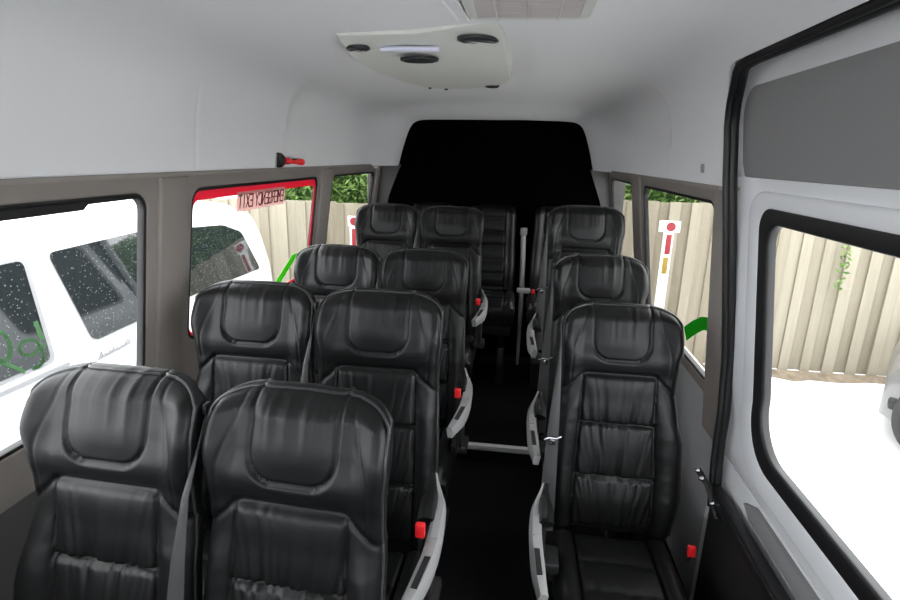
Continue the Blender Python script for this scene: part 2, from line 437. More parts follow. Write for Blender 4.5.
# unseen cab end behind the camera, added to limit and shape frontal daylight
MB().slab([(-1.03, -.2), (1.03, -.2), (1.03, 2.1), (-1.03, 2.1)], [rrect(-.88, .88, .96, 1.82, .12)], .05, lambda a, b, w: (a, Y0 - w, b), .01).build('wall_front_blocker', M['trim']); tag(bpy.data.objects['wall_front_blocker'], 'unseen cab front added to limit daylight, with a windscreen opening', kind='structure')
o = MB().slab(rrect(-.89, .89, .95, 1.83, .12), [], .005, lambda a, b, w: (a, Y0 - .02 - w, b)).build('window_6', M['glass']); tag(o, 'windscreen at the cab end', kind='structure')
o = MB().box((.985 + TH / 2, (-.62 + Y0) / 2, .90), (TH, -.62 - Y0, 2.2)).build('wall_cab', M['trim']); tag(o, 'side wall of the cab ahead of the sliding door', kind='structure')

# ------------------------------------------------------------------ passenger seats
REC = .213; L_BACK = .84
WTAB = [(0, .208), (.08, .210), (.17, .204), (.25, .2025), (.36, .208), (.48, .213), (.66, .214), (.84, .206)]
WIDE = [(0, .208), (.08, .212), (.17, .203), (.25, .202), (.36, .220), (.48, .242), (.66, .246), (.84, .228)]
WSIDE = [WTAB, WTAB]
def sd_round(x, y, hx, hy, r):
    qx, qy = abs(x) - hx + r, abs(y) - hy + r
    return math.hypot(max(qx, 0), max(qy, 0)) + min(max(qx, qy), 0) - r
def dtop(x):
    ax = abs(x)
    if ax < .10: return .003 * (ax / .10) ** 2
    q = min(1, (ax - .10) / .114)
    return .003 + .026 * q ** 1.4 + .046 * (1 - math.sqrt(max(0, 1 - q ** 5)))
def panel_x(d): return .130 + .012 * ss(.3, .7, d)
def seam_d(x):
    ax = abs(x)
    return .242 if ax < .13 else .242 + (ax - .13) * .95
GATH = [.242, .420, .612, .805]
def folds(x, k, seed, freq):
    s = 0
    n1 = noise.noise(Vector((x * freq + 11.3 * seed, k * 7.7, seed * 3.1)))
    n2 = noise.noise(Vector((x * freq * 2.1 + 5.3 * seed, k * 3.7 + 9, seed * 1.7)))
    return (1 - abs(n1) * 2.2) + .45 * (1 - abs(n2) * 2)
def seat_depth(x, d, seed):
    """front relief and zone of the backrest at (x, distance below the top)"""
    ax = abs(x); z = 0.0
    sd = seam_d(x)
    base = lerp_table([(0, -.008), (.05, .010), (.12, .018), (.2, .018), (.25, .013), (.34, .005), (.52, .008), (.68, .012), (.84, -.012)], d)
    z += base
    W = lerp_table(WSIDE[x > 0], d)
    pad = sd_round(x, d - .030, .101, .158, .062)
    if d < sd:
        zone = 'headrest'
        z += .030 * ss(.13, .205, ax) * math.exp(-((d - .12) / .11) ** 2)                 # wings
        z += .010 * (1 - ss(0, .06, abs(d - .175 - .10 * 0))) * (1 - ss(.12, .2, ax)) * (1 if pad > 0 else 0)
        z -= (.006 + .008 * (1 - ss(.11, .15, ax))) * math.exp(-((sd - d) / .010) ** 2)
        if pad < 0:
            zone = 'headrest_pad'
            z += (.003 * ss(0, .012, -pad) + .006 * ss(0, .06, -pad)) * ss(-.02, .06, d)
            wr = folds(x, 0, seed + 5, 26)
            z += .0035 * wr * ss(0, .03, -pad) * (1 - ss(.05, .15, d))
        z -= .010 * math.exp(-(pad / .0030) ** 2)
        wseam = .128 + .045 * ss(0, .18, d)
        z -= .0035 * math.exp(-((ax - wseam) / .0032) ** 2) * (1 if pad > .006 else 0)
        z += .0014 * noise.noise(Vector((x * 18 + seed, d * 10, seed * 2))) * ss(.1, .2, ax)
    else:
        px = panel_x(d)
        z -= (.006 + .006 * (1 - ss(.11, .15, ax))) * math.exp(-((d - sd) / .007) ** 2)
        if ax < px:
            zone = 'back_panel'
            for k in range(len(GATH) - 1):
                a, b = GATH[k], GATH[k + 1]
                if a <= d <= b:
                    t = (d - a) / (b - a)
                    z += .014 * (max(0, math.sin(PI * t)) ** .55) * (max(0, math.cos(PI / 2 * ax / px)) ** .25)
                    da, db = d - a, b - d
                    xa = x * (1 + .25 * da / .1) + .006 * noise.noise(Vector((d * 14, x * 6, seed + k)))
                    A1 = .0075 * math.exp(-(da / .085) ** 1.4) * (.15 if k == 0 else 1) * ss(0, .008, da)
                    A2 = .0080 * math.exp(-(db / .110) ** 1.4) * ss(0, .008, db)
                    z += A1 * folds(xa, k + .5, seed, 40) + A2 * folds(xa, k + 1.5, seed + 1, 33)
            if ax < px:
                for g in GATH[1:3]: z -= .013 * math.exp(-((d - g) / .0055) ** 2)
        else:
            zone = 'side_bolster'
            t = (ax - px) / max(.01, W - px)
            z += (.018 + .014 * ss(.213, .240, W)) * max(0, math.sin(PI * min(1, t * .95))) ** .7 * ss(0, .12, d - sd)
            z += .0016 * noise.noise(Vector((x * 10 + 3 * seed, d * 38, seed))) * ss(.3, .36, d)
        z -= .009 * math.exp(-((ax - px) / .004) ** 2)
    return z - .02, zone

def rear_depth(x, d, seed):
    ax = abs(x); z = lerp_table([(0, -.01), (.06, .012), (.2, .012), (.35, .0), (.5, .012), (.66, -.01)], d)
    px = .098 + .01 * ss(.1, .6, d)
    if ax < px:
        zone = 'back_panel'
        gs = [.0, .095, .20, .305, .41, .515, .62, .70]
        for a, b in zip(gs, gs[1:]):
            if a <= d <= b: z += .016 * max(0, math.sin(PI * (d - a) / (b - a))) ** .5
        z -= 0
    else:
        zone = 'side_bolster'
        z += .034 * max(0, math.sin(PI * min(1, (ax - px) / .10 * .95))) ** .7
    z -= .012 * math.exp(-((ax - px) / .005) ** 2)
    return z - .02, zone

def grid_back(seed, wtab, L, dt, depth_fn, thick=.085, nx=97, nz=150, rr=.034):
    V = []; Z = []
    for j in range(nz):
        t = j / (nz - 1); WW = [lerp_table(q, t * L) for q in wtab]
        for i in range(nx):
            u = -1 + 2 * i / (nx - 1)
            u = math.copysign(1 - (1 - abs(u)) ** 1.25, u) if abs(u) > 0 else 0
            W = WW[u > 0]; x = u * W; d0 = dt(x); d = d0 + t * (L - d0)
            y, zone = depth_fn(x, d, seed)
            e1 = (1 - abs(u)) * W; e2 = d - d0; e3 = L - d
            k1 = max(0, 1 - e1 / .034); k2 = max(0, 1 - e2 / .030); k3 = max(0, 1 - e3 / .03)
            k = min(1, math.sqrt(k1 * k1 + k2 * k2 + k3 * k3))
            drop = rr * (1 - math.sqrt(max(0, 1 - k * k)))
            V.append((x, -REC * d - y + drop, -d)); Z.append(zone)
    F = []; FZ = []
    for j in range(nz - 1):
        for i in range(nx - 1):
            q = (j * nx + i, j * nx + i + 1, (j + 1) * nx + i + 1, (j + 1) * nx + i)
            F.append(q); zs = [Z[a] for a in q]; FZ.append(max(set(zs), key=zs.count))
    border = [i for i in range(nx)] + [j * nx + nx - 1 for j in range(1, nz)] + [(nz - 1) * nx + i for i in range(nx - 2, -1, -1)] + [j * nx for j in range(nz - 2, 0, -1)]
    return V, F, FZ, border

def split_zone_meshes(V, F, FZ):
    """vertex normals of the whole face first, so the zones meet without a visible edge"""
    me = bpy.data.meshes.new('tmp'); me.from_pydata(V, [], F); me.update()
    N = [tuple(v.normal) for v in me.vertices]
    bpy.data.meshes.remove(me)
    out = []
    zones = {}
    for q, z in zip(F, FZ):
        key = z
        if z == 'side_bolster': key = z + ('_a' if sum(V[a][0] for a in q) < 0 else '_b')
        zones.setdefault(key, []).append(q)
    for key, fs in zones.items():
        ids = sorted(set(a for q in fs for a in q)); mp = {a: k for k, a in enumerate(ids)}
        out.append(('side_bolster' if key.startswith('side') else key, [V[a] for a in ids], [tuple(mp[a] for a in q) for q in fs], [N[a] for a in ids]))
    return out

def back_shell(V, border, thick, rec=REC):
    B = [Vector(V[i]) for i in border]; n = len(B); mb = MB()
    cx = 0; cz = sum(b.z for b in B) / n
    rings = []
    for k, (s, yy) in enumerate(((1.0, None), (1.012, .012), (1.012, .04), (.985, .068), (.93, thick), (.5, thick + .008), (.0, thick + .008))):
        ring = []
        for b in B:
            x = cx + (b.x - cx) * s; z = cz + (b.z - cz) * (1 - (1 - s) * .6 if s > .9 else s)
            y = b.y if yy is None else z * rec + yy
            if yy is not None and yy < .05: y = max(y, b.y + yy * .5)
            ring.append((x, y, z))
        rings.append(ring)
    vs = [p for r in rings for p in r]; fs = []
    for i in range(len(rings) - 1):
        for k in range(n): fs.append((i * n + k, i * n + (k + 1) % n, (i + 1) * n + (k + 1) % n, (i + 1) * n + k))
    return mb.add(vs, fs)

def cushion_grid(hw, dep, seed, h=.13):
    """seat cushion: top grid with panel seams, sides below; origin at the rear centre of its top"""
    nx, ny = 61, 61; V = []; F = []
    for j in range(ny):
        t = j / (ny - 1)
        for i in range(nx):
            u = -1 + 2 * i / (nx - 1); x = u * hw; y = -dep * t; ax = abs(x)
            z = .012 * math.sin(PI * t) + .02 * ss(.7, .95, t) - .035 * ss(.0, 1, 1 - t) * .3
            px = .135 * hw / .215
            if ax > px: z += .020 * max(0, math.sin(PI * min(1, (ax - px) / (hw - px) * .9))) ** .7
            else:
                for a, b in ((0, .34), (.34, .64), (.64, 1.05)):
                    if a <= t <= b:
                        q = (t - a) / (b - a); z += .012 * max(0, math.sin(PI * q)) ** .5
                        z += .004 * math.exp(-(min(q, 1 - q) / .3) ** 1.5) * folds(x, a, seed, 18)
            z -= .012 * math.exp(-((ax - px) / .005) ** 2)
            k1 = max(0, 1 - (1 - abs(u)) * hw / .04); k2 = max(0, 1 - (1 - t) * dep / .07)
            k = min(1, math.sqrt(k1 * k1 + k2 * k2))
            z -= .05 * (1 - math.sqrt(max(0, 1 - k * k)))
            V.append((x, y, z))
    for j in range(ny - 1):
        for i in range(nx - 1): F.append((j * nx + i, j * nx + i + 1, (j + 1) * nx + i + 1, (j + 1) * nx + i))
    border = [i for i in range(nx)] + [j * nx + nx - 1 for j in range(1, ny)] + [(ny - 1) * nx + i for i in range(nx - 2, -1, -1)] + [j * nx for j in range(ny - 2, 0, -1)]
    B = [V[i] for i in border]; n = len(B); b0 = len(V)
    for k, (s, dz) in enumerate(((1.015, -.03), (1.01, -.09), (.96, -h))):
        for p in B:
            V.append((p[0] * s, -dep / 2 + (p[1] + dep / 2) * s, min(p[2], -.03) + dz * .6 if k < 2 else -h))
    prev = border
    for k in range(3):
        cur = [b0 + k * n + i for i in range(n)]
        for i in range(n): F.append((prev[i], prev[(i + 1) % n], cur[(i + 1) % n], cur[i]))
        prev = cur
    F.append(tuple(reversed(prev)))
    return MB().add(V, F)

PROTO = {}
def proto_meshes(key):
    global WSIDE
    seed, wl_, wr_ = key
    WSIDE = [WIDE if wl_ else WTAB, WIDE if wr_ else WTAB]
    """mesh objects of one seat, origin at the top centre of the backrest front plane"""
    if key in PROTO: return PROTO[key]
    V, F, FZ, border = grid_back(seed, WSIDE, L_BACK, dtop, seat_depth)
    parts = []
    for name, vs, fs, ns in split_zone_meshes(V, F, FZ):
        parts.append((MB().add(vs, fs).build(name, M['leather'], normals=ns)))
    parts.append(back_shell(V, border, .085).build('back_shell', M['leather_side'], angle=50))
    # piping around the wings and down the sides
    nx = 97; nz = 150
    left = [j * nx for j in range(nz - 2, 0, -1)]; right = [j * nx + nx - 1 for j in range(1, nz - 1)]
    loop = left + list(range(nx)) + right
    pts = [Vector(V[a]) for a in loop]
    pts = [p + Vector((0, -.004, 0)) for p in pts[::2]]
    parts.append(MB().tube(pts, .0036, 6).build('piping', M['piping']))
    c = cushion_grid(.208, .445, seed).build('seat_cushion', M['leather'], angle=50); c.location = (0, -.182, -.820); parts.append(c)
    fr = MB().box((0, -.38, -.973), (.38, .40, .05), .01).box((0, -.16, -.945), (.40, .05, .10), .01).build('seat_frame', M['black_plastic']); parts.append(fr)
    PROTO[key] = parts
    for p in parts: COL.objects.unlink(p)
    return parts

def ribbon(pts, w, thick=.0025, wv=None):
    """flat webbing along pts, width along x"""
    mb = MB(); vs = []; fs = []
    for k, p in enumerate(pts):
        p = Vector(p); q = w if not wv else wv[k]
        cols = 5
        for c in range(cols):
            a = -1 + 2 * c / (cols - 1)
            vs.append((p.x + a * q / 2, p.y - thick * (1 - a * a) * 1.2, p.z))
        for c in range(cols - 1, -1, -1):
            a = -1 + 2 * c / (cols - 1)
            vs.append((p.x + a * q / 2, p.y + thick, p.z))
    n = 10
    for k in range(len(pts) - 1):
        for c in range(n): fs.append((k * n + c, k * n + (c + 1) % n, (k + 1) * n + (c + 1) % n, (k + 1) * n + c))
    fs.append(tuple(range(n - 1, -1, -1))); fs.append(tuple((len(pts) - 1) * n + c for c in range(n)))
    return mb.add(vs, fs)

def armrest_parts(s):
    """silver aisle armrest; s=+1 on the right of the seat as seen, -1 on the left. Frame of the seat top."""
    P = [(.234, -.225, -.490), (.258, -.31, -.515), (.266, -.40, -.535), (.260, -.50, -.545), (.244, -.60, -.550), (.226, -.675, -.556)]
    if s < 0: P = [(.262, -.27, -.570), (.283, -.34, -.605), (.291, -.43, -.622), (.289, -.52, -.625), (.284, -.62, -.628), (.276, -.70, -.632)]
    # vertical plate following the path, tall at the rear and slender at the front
    Q = []
    for k in range(25):
        t = k / 24 * (len(P) - 1); i = min(int(t), len(P) - 2); q = t - i
        Q.append(Vector(P[i]).lerp(Vector(P[i + 1]), q))
    # smooth
    for _ in range(3):
        Q = [Q[0]] + [(Q[i - 1] + Q[i] * 2 + Q[i + 1]) / 4 for i in range(1, len(Q) - 1)] + [Q[-1]]
    def plate(rng, w_in, w_out, hgt):
        vs = []; fs = []
        ks = list(rng)
        for k in ks:
            p = Q[k]; t = k / 24
            wi, wo, h = w_in(t), w_out(t), hgt(t)
            ring = [(p.x - wi, p.z), (p.x - wi * .5, p.z + .006), (p.x + wo * .5, p.z + .004), (p.x + wo, p.z - .012), (p.x + wo * .8, p.z - h), (p.x - wi * .6, p.z - h)]
            vs += [(s * x, p.y, z) for x, z in ring]
        n = 6
        for a in range(len(ks) - 1):
            for c in range(n): fs.append((a * n + c, a * n + (c + 1) % n, (a + 1) * n + (c + 1) % n, (a + 1) * n + c))
        fs.append(tuple(range(n))); fs.append(tuple((len(ks) - 1) * n + c for c in range(n - 1, -1, -1)))
        return MB().add(vs, fs)
    body = plate(range(25), lambda t: .004 + .016 * ss(0, .3, t) - .004 * ss(.7, 1, t), lambda t: .006 + .014 * ss(0, .25, t) - .008 * ss(.7, 1, t), lambda t: .03 + .025 * ss(0, .4, t) - .020 * ss(.6, 1, t))
    # pivot bracket down to the seat frame
    brk = MB().box((s * (.240 if s > 0 else .262), -.36, -.70), (.02, .10, .24), .008).box((s * .235, -.36, -.80), (.07, .10, .04), .008)
    slot = MB()
    a, b = Q[15], Q[20]
    d = (b - a).normalized(); side = Vector((d.y, -d.x, 0))
    def sl(mb, p0, p1, w, h, zo):
        vs = []
        for p in (p0, p1):
            for ww in (-w, w): vs.append((s * (p.x + ww), p.y, p.z + zo))
        top = [(x, y, z + h) for x, y, z in vs]
        return mb.add(vs + top, [(0, 1, 3, 2), (4, 6, 7, 5), (0, 4, 5, 1), (2, 3, 7, 6), (0, 2, 6, 4), (1, 5, 7, 3)])
    sl(slot, a, b, .008, .006, .002)
    rec_ = sl(MB(), Q[7], Q[12], .010, .004, .003)
    pad_pts = [Q[k] + Vector((-.012 - .020 * ss(0, 8, k), -.002, .006)) for k in range(0, 10)]
    pad = MB().tube([(s * p.x, p.y, p.z - .004) for p in pad_pts], [.008 + .018 * ss(0, 6, k) for k in range(10)], 10, flat=.55)
    return body, slot, rec_, pad, brk

ARM = {}
def get_arm(s):
    if s not in ARM:
        b, sl, rc, pd, bk = armrest_parts(s)
        ARM[s] = (b.build('armrest', M['silver'], angle=45), sl.build('slot', M['black_plastic']), rc.build('lever', M['door_vinyl']), pd.build('armrest_pad', M['leather']), bk.build('bracket', M['black_plastic']))
        for o in ARM[s]: COL.objects.unlink(o)
    return ARM[s]
BELT = {}
def get_belt(kind):
    if kind in BELT: return BELT[kind]
    sx = -1 if kind != 'right' else 1
    if kind == 'wide':
        pts = [(-.2185, .014, -.055), (-.2195, -.034, -.13), (-.2235, -.085, -.22), (-.229, -.124, -.36), (-.233, -.150, -.48), (-.235, -.176, -.60), (-.236, -.196, -.70), (-.235, -.212, -.80)]
        wv = [.005, .006, .016, .034, .044, .050, .054, .050]
    else:
        pts = [(sx * .226, .012, -.07), (sx * .228, -.015, -.14), (sx * .230, -.050, -.26), (sx * .230, -.09, -.40), (sx * .230, -.125, -.53), (sx * .229, -.16, -.66), (sx * .225, -.175, -.74)]
        wv = [.012, .018, .026, .032, .034, .034, .034]
    P = []; Wv = []
    for a, b, c, d in zip(pts, pts[1:], wv, wv[1:]):
        for k in range(5):
            t = k / 5; P.append(tuple(a[i] + (b[i] - a[i]) * t for i in range(3))); Wv.append(c + (d - c) * t)
    P.append(pts[-1]); Wv.append(wv[-1])
    belt = ribbon(P, .04, wv=Wv).build('seat_belt', M['webbing'])
    bx = pts[0][0]
    guide = MB().box((bx, .010, -.052), (.010, .022, .026), .003).build('belt_guide', M['black_plastic'])
    k = int(len(P) * .55); p = P[k]
    tongue = MB().tube([(p[0] - .030, p[1] - .012, p[2] - .006), (p[0] - .012, p[1] - .014, p[2] + .004), (p[0] + .012, p[1] - .014, p[2] + .002), (p[0] + .030, p[1] - .011, p[2] + .010)], .0045, 8)
    tongue.box((p[0], p[1] - .011, p[2] - .014), (.020, .008, .022), .003).build
    tg = tongue.build('belt_tongue', M['chrome'])
    BELT[kind] = (belt, guide, tg)
    for o in BELT[kind]: COL.objects.unlink(o)
    return BELT[kind]
def get_buckle(x, y, z):
    a = MB().tube([(x, y + .03, -.80), (x, y + .012, z - .05), (x, y, z - .012)], .007, 8).build('buckle_stalk', M['black_plastic'])
    b = MB().box((x, y - .004, z + .010), (.026, .018, .040), .004).build('buckle', M['red'])
    for o in (a, b): COL.objects.unlink(o)
    return a, b
BUCK = {}

def place(o, parent, loc_add=(0, 0, 0)):
    c = o.copy(); COL.objects.link(c); c.parent = parent
    c.location = Vector(o.location) + Vector(loc_add); return c

def make_seat(x, y, ztop, floor, seed, arm, belt, label, rz=0.0, buckle=None):
    root = empty('passenger_seat', (x, y, floor), rz)
    tag(root, label, 'seat', 'black leather passenger seats in rows')
    H = ztop - floor
    for p in proto_meshes((seed, arm == 0, arm == -1)): place(p, root, (0, 0, H))
    # pedestal legs
    legh = H - .998
    for lx in (-.14, .14):
        m = MB().box((lx, -.36, legh / 2), (.045, .30, legh), .008).box((lx, -.36, .012), (.07, .40, .022), .005)
        m.build('leg', M['black_plastic'], root)
    if arm:
        b, sl, rc, pd, bk = get_arm(arm)
        ab = place(b, root, (0, 0, H)); place(sl, ab); place(rc, ab); place(bk, ab); pdc = place(pd, ab)
        pdc['label'] = 'black leather armrest pad'; ab['label'] = 'silver plastic armrest on the aisle side'
    if belt:
        bl, gd, tg = get_belt(belt)
        bb = place(bl, root, (0, 0, H)); place(gd, bb); t = place(tg, bb); t['label'] = 'chrome belt tongue'
    if buckle:
        if buckle not in BUCK: BUCK[buckle] = get_buckle(*buckle)
        st, rd = BUCK[buckle]
        sc = place(st, root, (0, 0, H)); r = place(rd, sc); r['label'] = 'red buckle button'
    return root
BKA = (.228, -.455, -.515)
XW, XA, XR = -.642, -.205, .624
make_seat(XW - .020, .987, 1.140, FL, 1, 0, '', 'black leather window seat in the front left row, under the first window, nearest the camera', rz=-.04)
make_seat(XA - .018, .987, 1.130, FL, 2, 1, 'wide', 'black leather aisle seat in the front left row, largest seat in the picture', rz=-.06, buckle=BKA)
make_seat(XW, 1.625, 1.201, FL, 3, 0, '', 'black leather window seat in the second left row, below the emergency exit window')
make_seat(XA, 1.625, 1.197, FL, 1, 1, 'wide', 'black leather aisle seat in the second left row, just behind the largest seat', buckle=BKA)
make_seat(XW, 2.476, 1.194, FL, 2, 0, '', 'black leather window seat in the third left row, with the lime stripe at its left')
make_seat(XA, 2.476, 1.194, FL, 3, 1, 'wide', 'black leather aisle seat in the third left row, beside the metal step edge', buckle=BKA)
make_seat(XW, 3.485, 1.316, FZ2, 1, 0, '', 'black leather window seat in the fourth left row, below the small leafy window')
make_seat(XA, 3.485, 1.316, FZ2, 2, 1, 'wide', 'black leather aisle seat in the fourth left row, in front of the black rear panel', buckle=BKA)
BKR = (.262, -.255, -.795)
make_seat(XR + .008, 1.907, 1.122, FL, 3, -1, 'wide', 'black leather seat nearest the white sliding door on the right side', buckle=BKR)
make_seat(XR, 2.470, 1.208, FL, 1, -1, 'wide', 'black leather seat second from the sliding door in the right column')
make_seat(XR - .005, 3.121, 1.380, FZ2, 2, -1, 'wide', 'black leather seat at the back of the right column, beside the narrow rear window')

# ------------------------------------------------------------------ rear bench seats
REC_R = .16
RW = [(0, .165), (.06, .18), (.2, .182), (.45, .19), (.66, .185)]
Vr, Fr, FZr, br = grid_back(4, (RW, RW), .66, lambda x: .02 * (abs(x) / .18) ** 3, rear_depth, nx=61, nz=90)
RP_ = [MB().add(vs, fs).build(n_, M['leather'], normals=ns) for n_, vs, fs, ns in split_zone_meshes(Vr, Fr, FZr)]
RP_.append(back_shell(Vr, br, .075).build('back_shell', M['leather_side'], angle=50))
c = cushion_grid(.205, .46, 6, .15).build('seat_cushion', M['leather'], angle=50); c.location = (0, -.13, -.645); RP_.append(c)
RP_.append(MB().box((0, -.33, -.845), (.36, .34, .09), .01).build('seat_frame', M['black_plastic']))
for p in RP_: COL.objects.unlink(p)
for x, lab in ((-.43, 'black ribbed rear bench seat partly hidden behind the fourth left row'),
               (.035, 'black ribbed rear bench seat at the end of the aisle'),
               (.535, 'black ribbed rear bench seat half hidden behind the rearmost right seat')):
    r = empty('rear_bench_seat', (x, 4.17, FZ2)); tag(r, lab, 'seat', 'ribbed seats across the rear')
    for p in RP_: place(p, r, (0, 0, 1.278 - FZ2))
    for lx in (-.12, .12): MB().box((lx, -.33, .145), (.05, .26, .29), .006).build('leg', M['black_plastic'], r)
# belt stalk with its holder between the rear seats
r = empty('belt_stalk', (.29, 4.09, .62)); tag(r, 'grey upright seat belt stalk in the gap between rear bench seats', 'seat belt')
MB().tube([(0, -.03, -.60), (0, .0, .0), (-.005, .03, .20), (-.012, .05, .44)], [.012, .022, .022, .020], 10).build('strap', mat('pale_strap', (.35, .35, .36), .6), r)
MB().box((-.012, .05, .47), (.055, .022, .06), .008).build('strap_cover', M['door_vinyl'], r)
r = MB().box((.302, 3.93, .672), (.10, .06, .032), .008).build('buckle_holder', M['silver']); tag(r, 'pale grey buckle block lying on the rear bench', 'buckle')
MB().box((.372, 3.915, .672), (.025, .03, .03), .005).build('red_button', M['red'], r)

# belt anchor on the right wall
r = empty('belt_anchor', (.980, 1.70, .53)); tag(r, 'black seat belt anchor strap with chrome bolts by the sliding door sill', 'seat belt')
MB().tube([(-.06, .08, .05), (-.035, .03, .015), (-.02, -.06, -.05)], .014, 8, flat=.5).build('strap', M['rubber'], r)
for q in ((-.060, .066, .052), (-.050, .045, .034), (-.030, -.025, -.015)):
    MB().lathe([(.009, 0), (.009, .008), (.006, .014)], 12, Matrix.Translation(q) @ Matrix.Rotation(-PI / 2, 4, 'Y')).build('bolt', M['chrome'], r)

# ------------------------------------------------------------------ ceiling things
r = empty('air_conditioning_unit', (-.07, 1.62, 2.0)); tag(r, 'cream ceiling air unit with dark round vents above the aisle', 'air conditioner')
def acfn(z0): return lambda a, b, w: (a, b, z0 - w)
ac = [(-.37, 1.76), (-.12, 1.75), (.135, 1.66), (.150, 1.72), (.168, 2.0), (.172, 2.22), (.150, 2.36), (.08, 2.50), (-.03, 2.57), (-.14, 2.59), (-.22, 2.54), (-.285, 2.35), (-.335, 2.1), (-.37, 1.9)]
def ac_z(y): return 2.011 - .075 * ss(1.64, 2.05, y)
def at_root(mb, name, mt, root, **k):
    mb.v = [(x - root.location.x, y - root.location.y, z - root.location.z) for x, y, z in mb.v]
    return mb.build(name, mt, root, **k)
at_root(MB().slab(ac, [], .01, lambda a, b, w: (a, b, (2.02 if w < .0005 else ac_z(b) + .01 - w)), .006, 3), 'body', M['cream'], r)
def vent(cx, cy, rx, ry, ang=0.0, slats=3):
    mb = MB(); A = Matrix.Rotation(ang, 4, 'Z')
    T = Matrix.Translation((cx, cy, ac_z(cy))) @ A @ Matrix.Diagonal((rx, ry, 1, 1))
    mb.lathe([(1.0, .006), (1.0, -.003), (.82, -.006), (.74, -.002), (.0001, .001)], 24, T)
    o = at_root(mb, 'vent', M['dark_vent'], r)
    for q in range(slats):
        a = -.5 + q / (slats - 1)
        p = T @ Vector((0, a, 0)); d = (A @ Vector((1, 0, 0)))
        h = rx * math.sqrt(1 - a * a) * .8
        sl = MB().tube([(p - d * h) + Vector((0, 0, -.003)), (p + d * h) + Vector((0, 0, -.003))], .0035, 6)
        sl.v = [(x - r.location.x, y - r.location.y, z - r.location.z) for x, y, z in sl.v]
        sl.build('slat', M['black_plastic'], o)
vent(-.325, 1.845, .043, .032, -.4); vent(-.135, 1.925, .066, .042); vent(.075, 1.79, .066, .050, .35)
vent(.085, 2.46, .030, .028)
at_root(MB().tube([(-.245, 1.835, ac_z(1.84) - .004), (-.055, 1.835, ac_z(1.84) - .004)], .016, 10, flat=.5), 'lamp_tube', M['lamp'], r)
for q in ((-.20, 2.53), (-.13, 2.565)):
    at_root(MB().lathe([(.007, .004), (.007, -.006)], 10, Matrix.Translation((q[0], q[1], ac_z(2.5)))), 'screw', M['dark_vent'], r)

r = empty('ceiling_grille', (.30, 1.3, 2.0)); tag(r, 'slatted ceiling vent grille at the top edge of the picture', 'vent')
gx0, gx1, gy0, gy1 = .065, .385, 1.02, 1.575
gf = MB().slab(rrect(gx0, gx1, gy0, gy1, .03), [rrect(gx0 + .03, gx1 - .03, gy0 + .03, gy1 - .03, .012)], .016, acfn(2.012), .005); at_root(gf, 'frame', M['cream'], r)
at_root(MB().box(((gx0 + gx1) / 2, 1.31, 2.008), (gx1 - gx0 - .05, .53, .004)), 'backing', mat('grille_backing', (.10, .09, .09), .8), r)
k = 0; y = gy0 + .035
while y < gy1 - .03:
    at_root(MB().box(((gx0 + gx1) / 2, y, 1.999), (gx1 - gx0 - .06, .0075, .008), .001), 'slat', M['grille'], r); y += .0135
for xx in (.145, .225, .305): at_root(MB().box((xx, 1.31, 1.9965), (.005, .52, .008)), 'crossbar', M['cream'], r)
# hatch outline beside the grille
o = MB().tube([(-.02, 1.0, 2.008), (.0, 1.3, 2.008), (.03, 1.62, 2.006)], .004, 6).tube([(.02, 1.0, 2.009), (.04, 1.3, 2.009), (.06, 1.64, 2.007)], .003, 6).build('trim_4', M['liner']); tag(o, 'faint seam line in the headliner beside the grille', kind='structure')

# torch clipped to the liner
r = empty('torch', (-.835, 2.44, 1.598)); tag(r, 'small red and black torch clipped above the emergency exit window', 'torch')
Tm = Matrix.Rotation(math.radians(-24), 4, 'Z') @ Matrix.Rotation(-PI / 2 - .06, 4, 'X')
MB().lathe([(.013, .012), (.026, .02), (.020, -.006), (.013, -.014)], 20, Tm @ Matrix.Translation((0, 0, -.05)) @ Matrix.Rotation(PI, 4, 'X')).lathe([(.012, -.04), (.0125, .03), (.0155, .055), (.0155, .068), (.012, .074)], 16, Tm).build('body', M['red'], r)
MB().lathe([(.026, -.058), (.033, -.066), (.034, -.082), (.033, -.094), (.029, -.096), (.027, -.088), (.001, -.086)], 24, Tm).build('rubber_head', M['rubber'], r)
MB().box((.012, .02, .008), (.012, .055, .010), .003).box((-.018, .0, 0), (.02, .02, .03), .003).build('grip', M['rubber'], r)

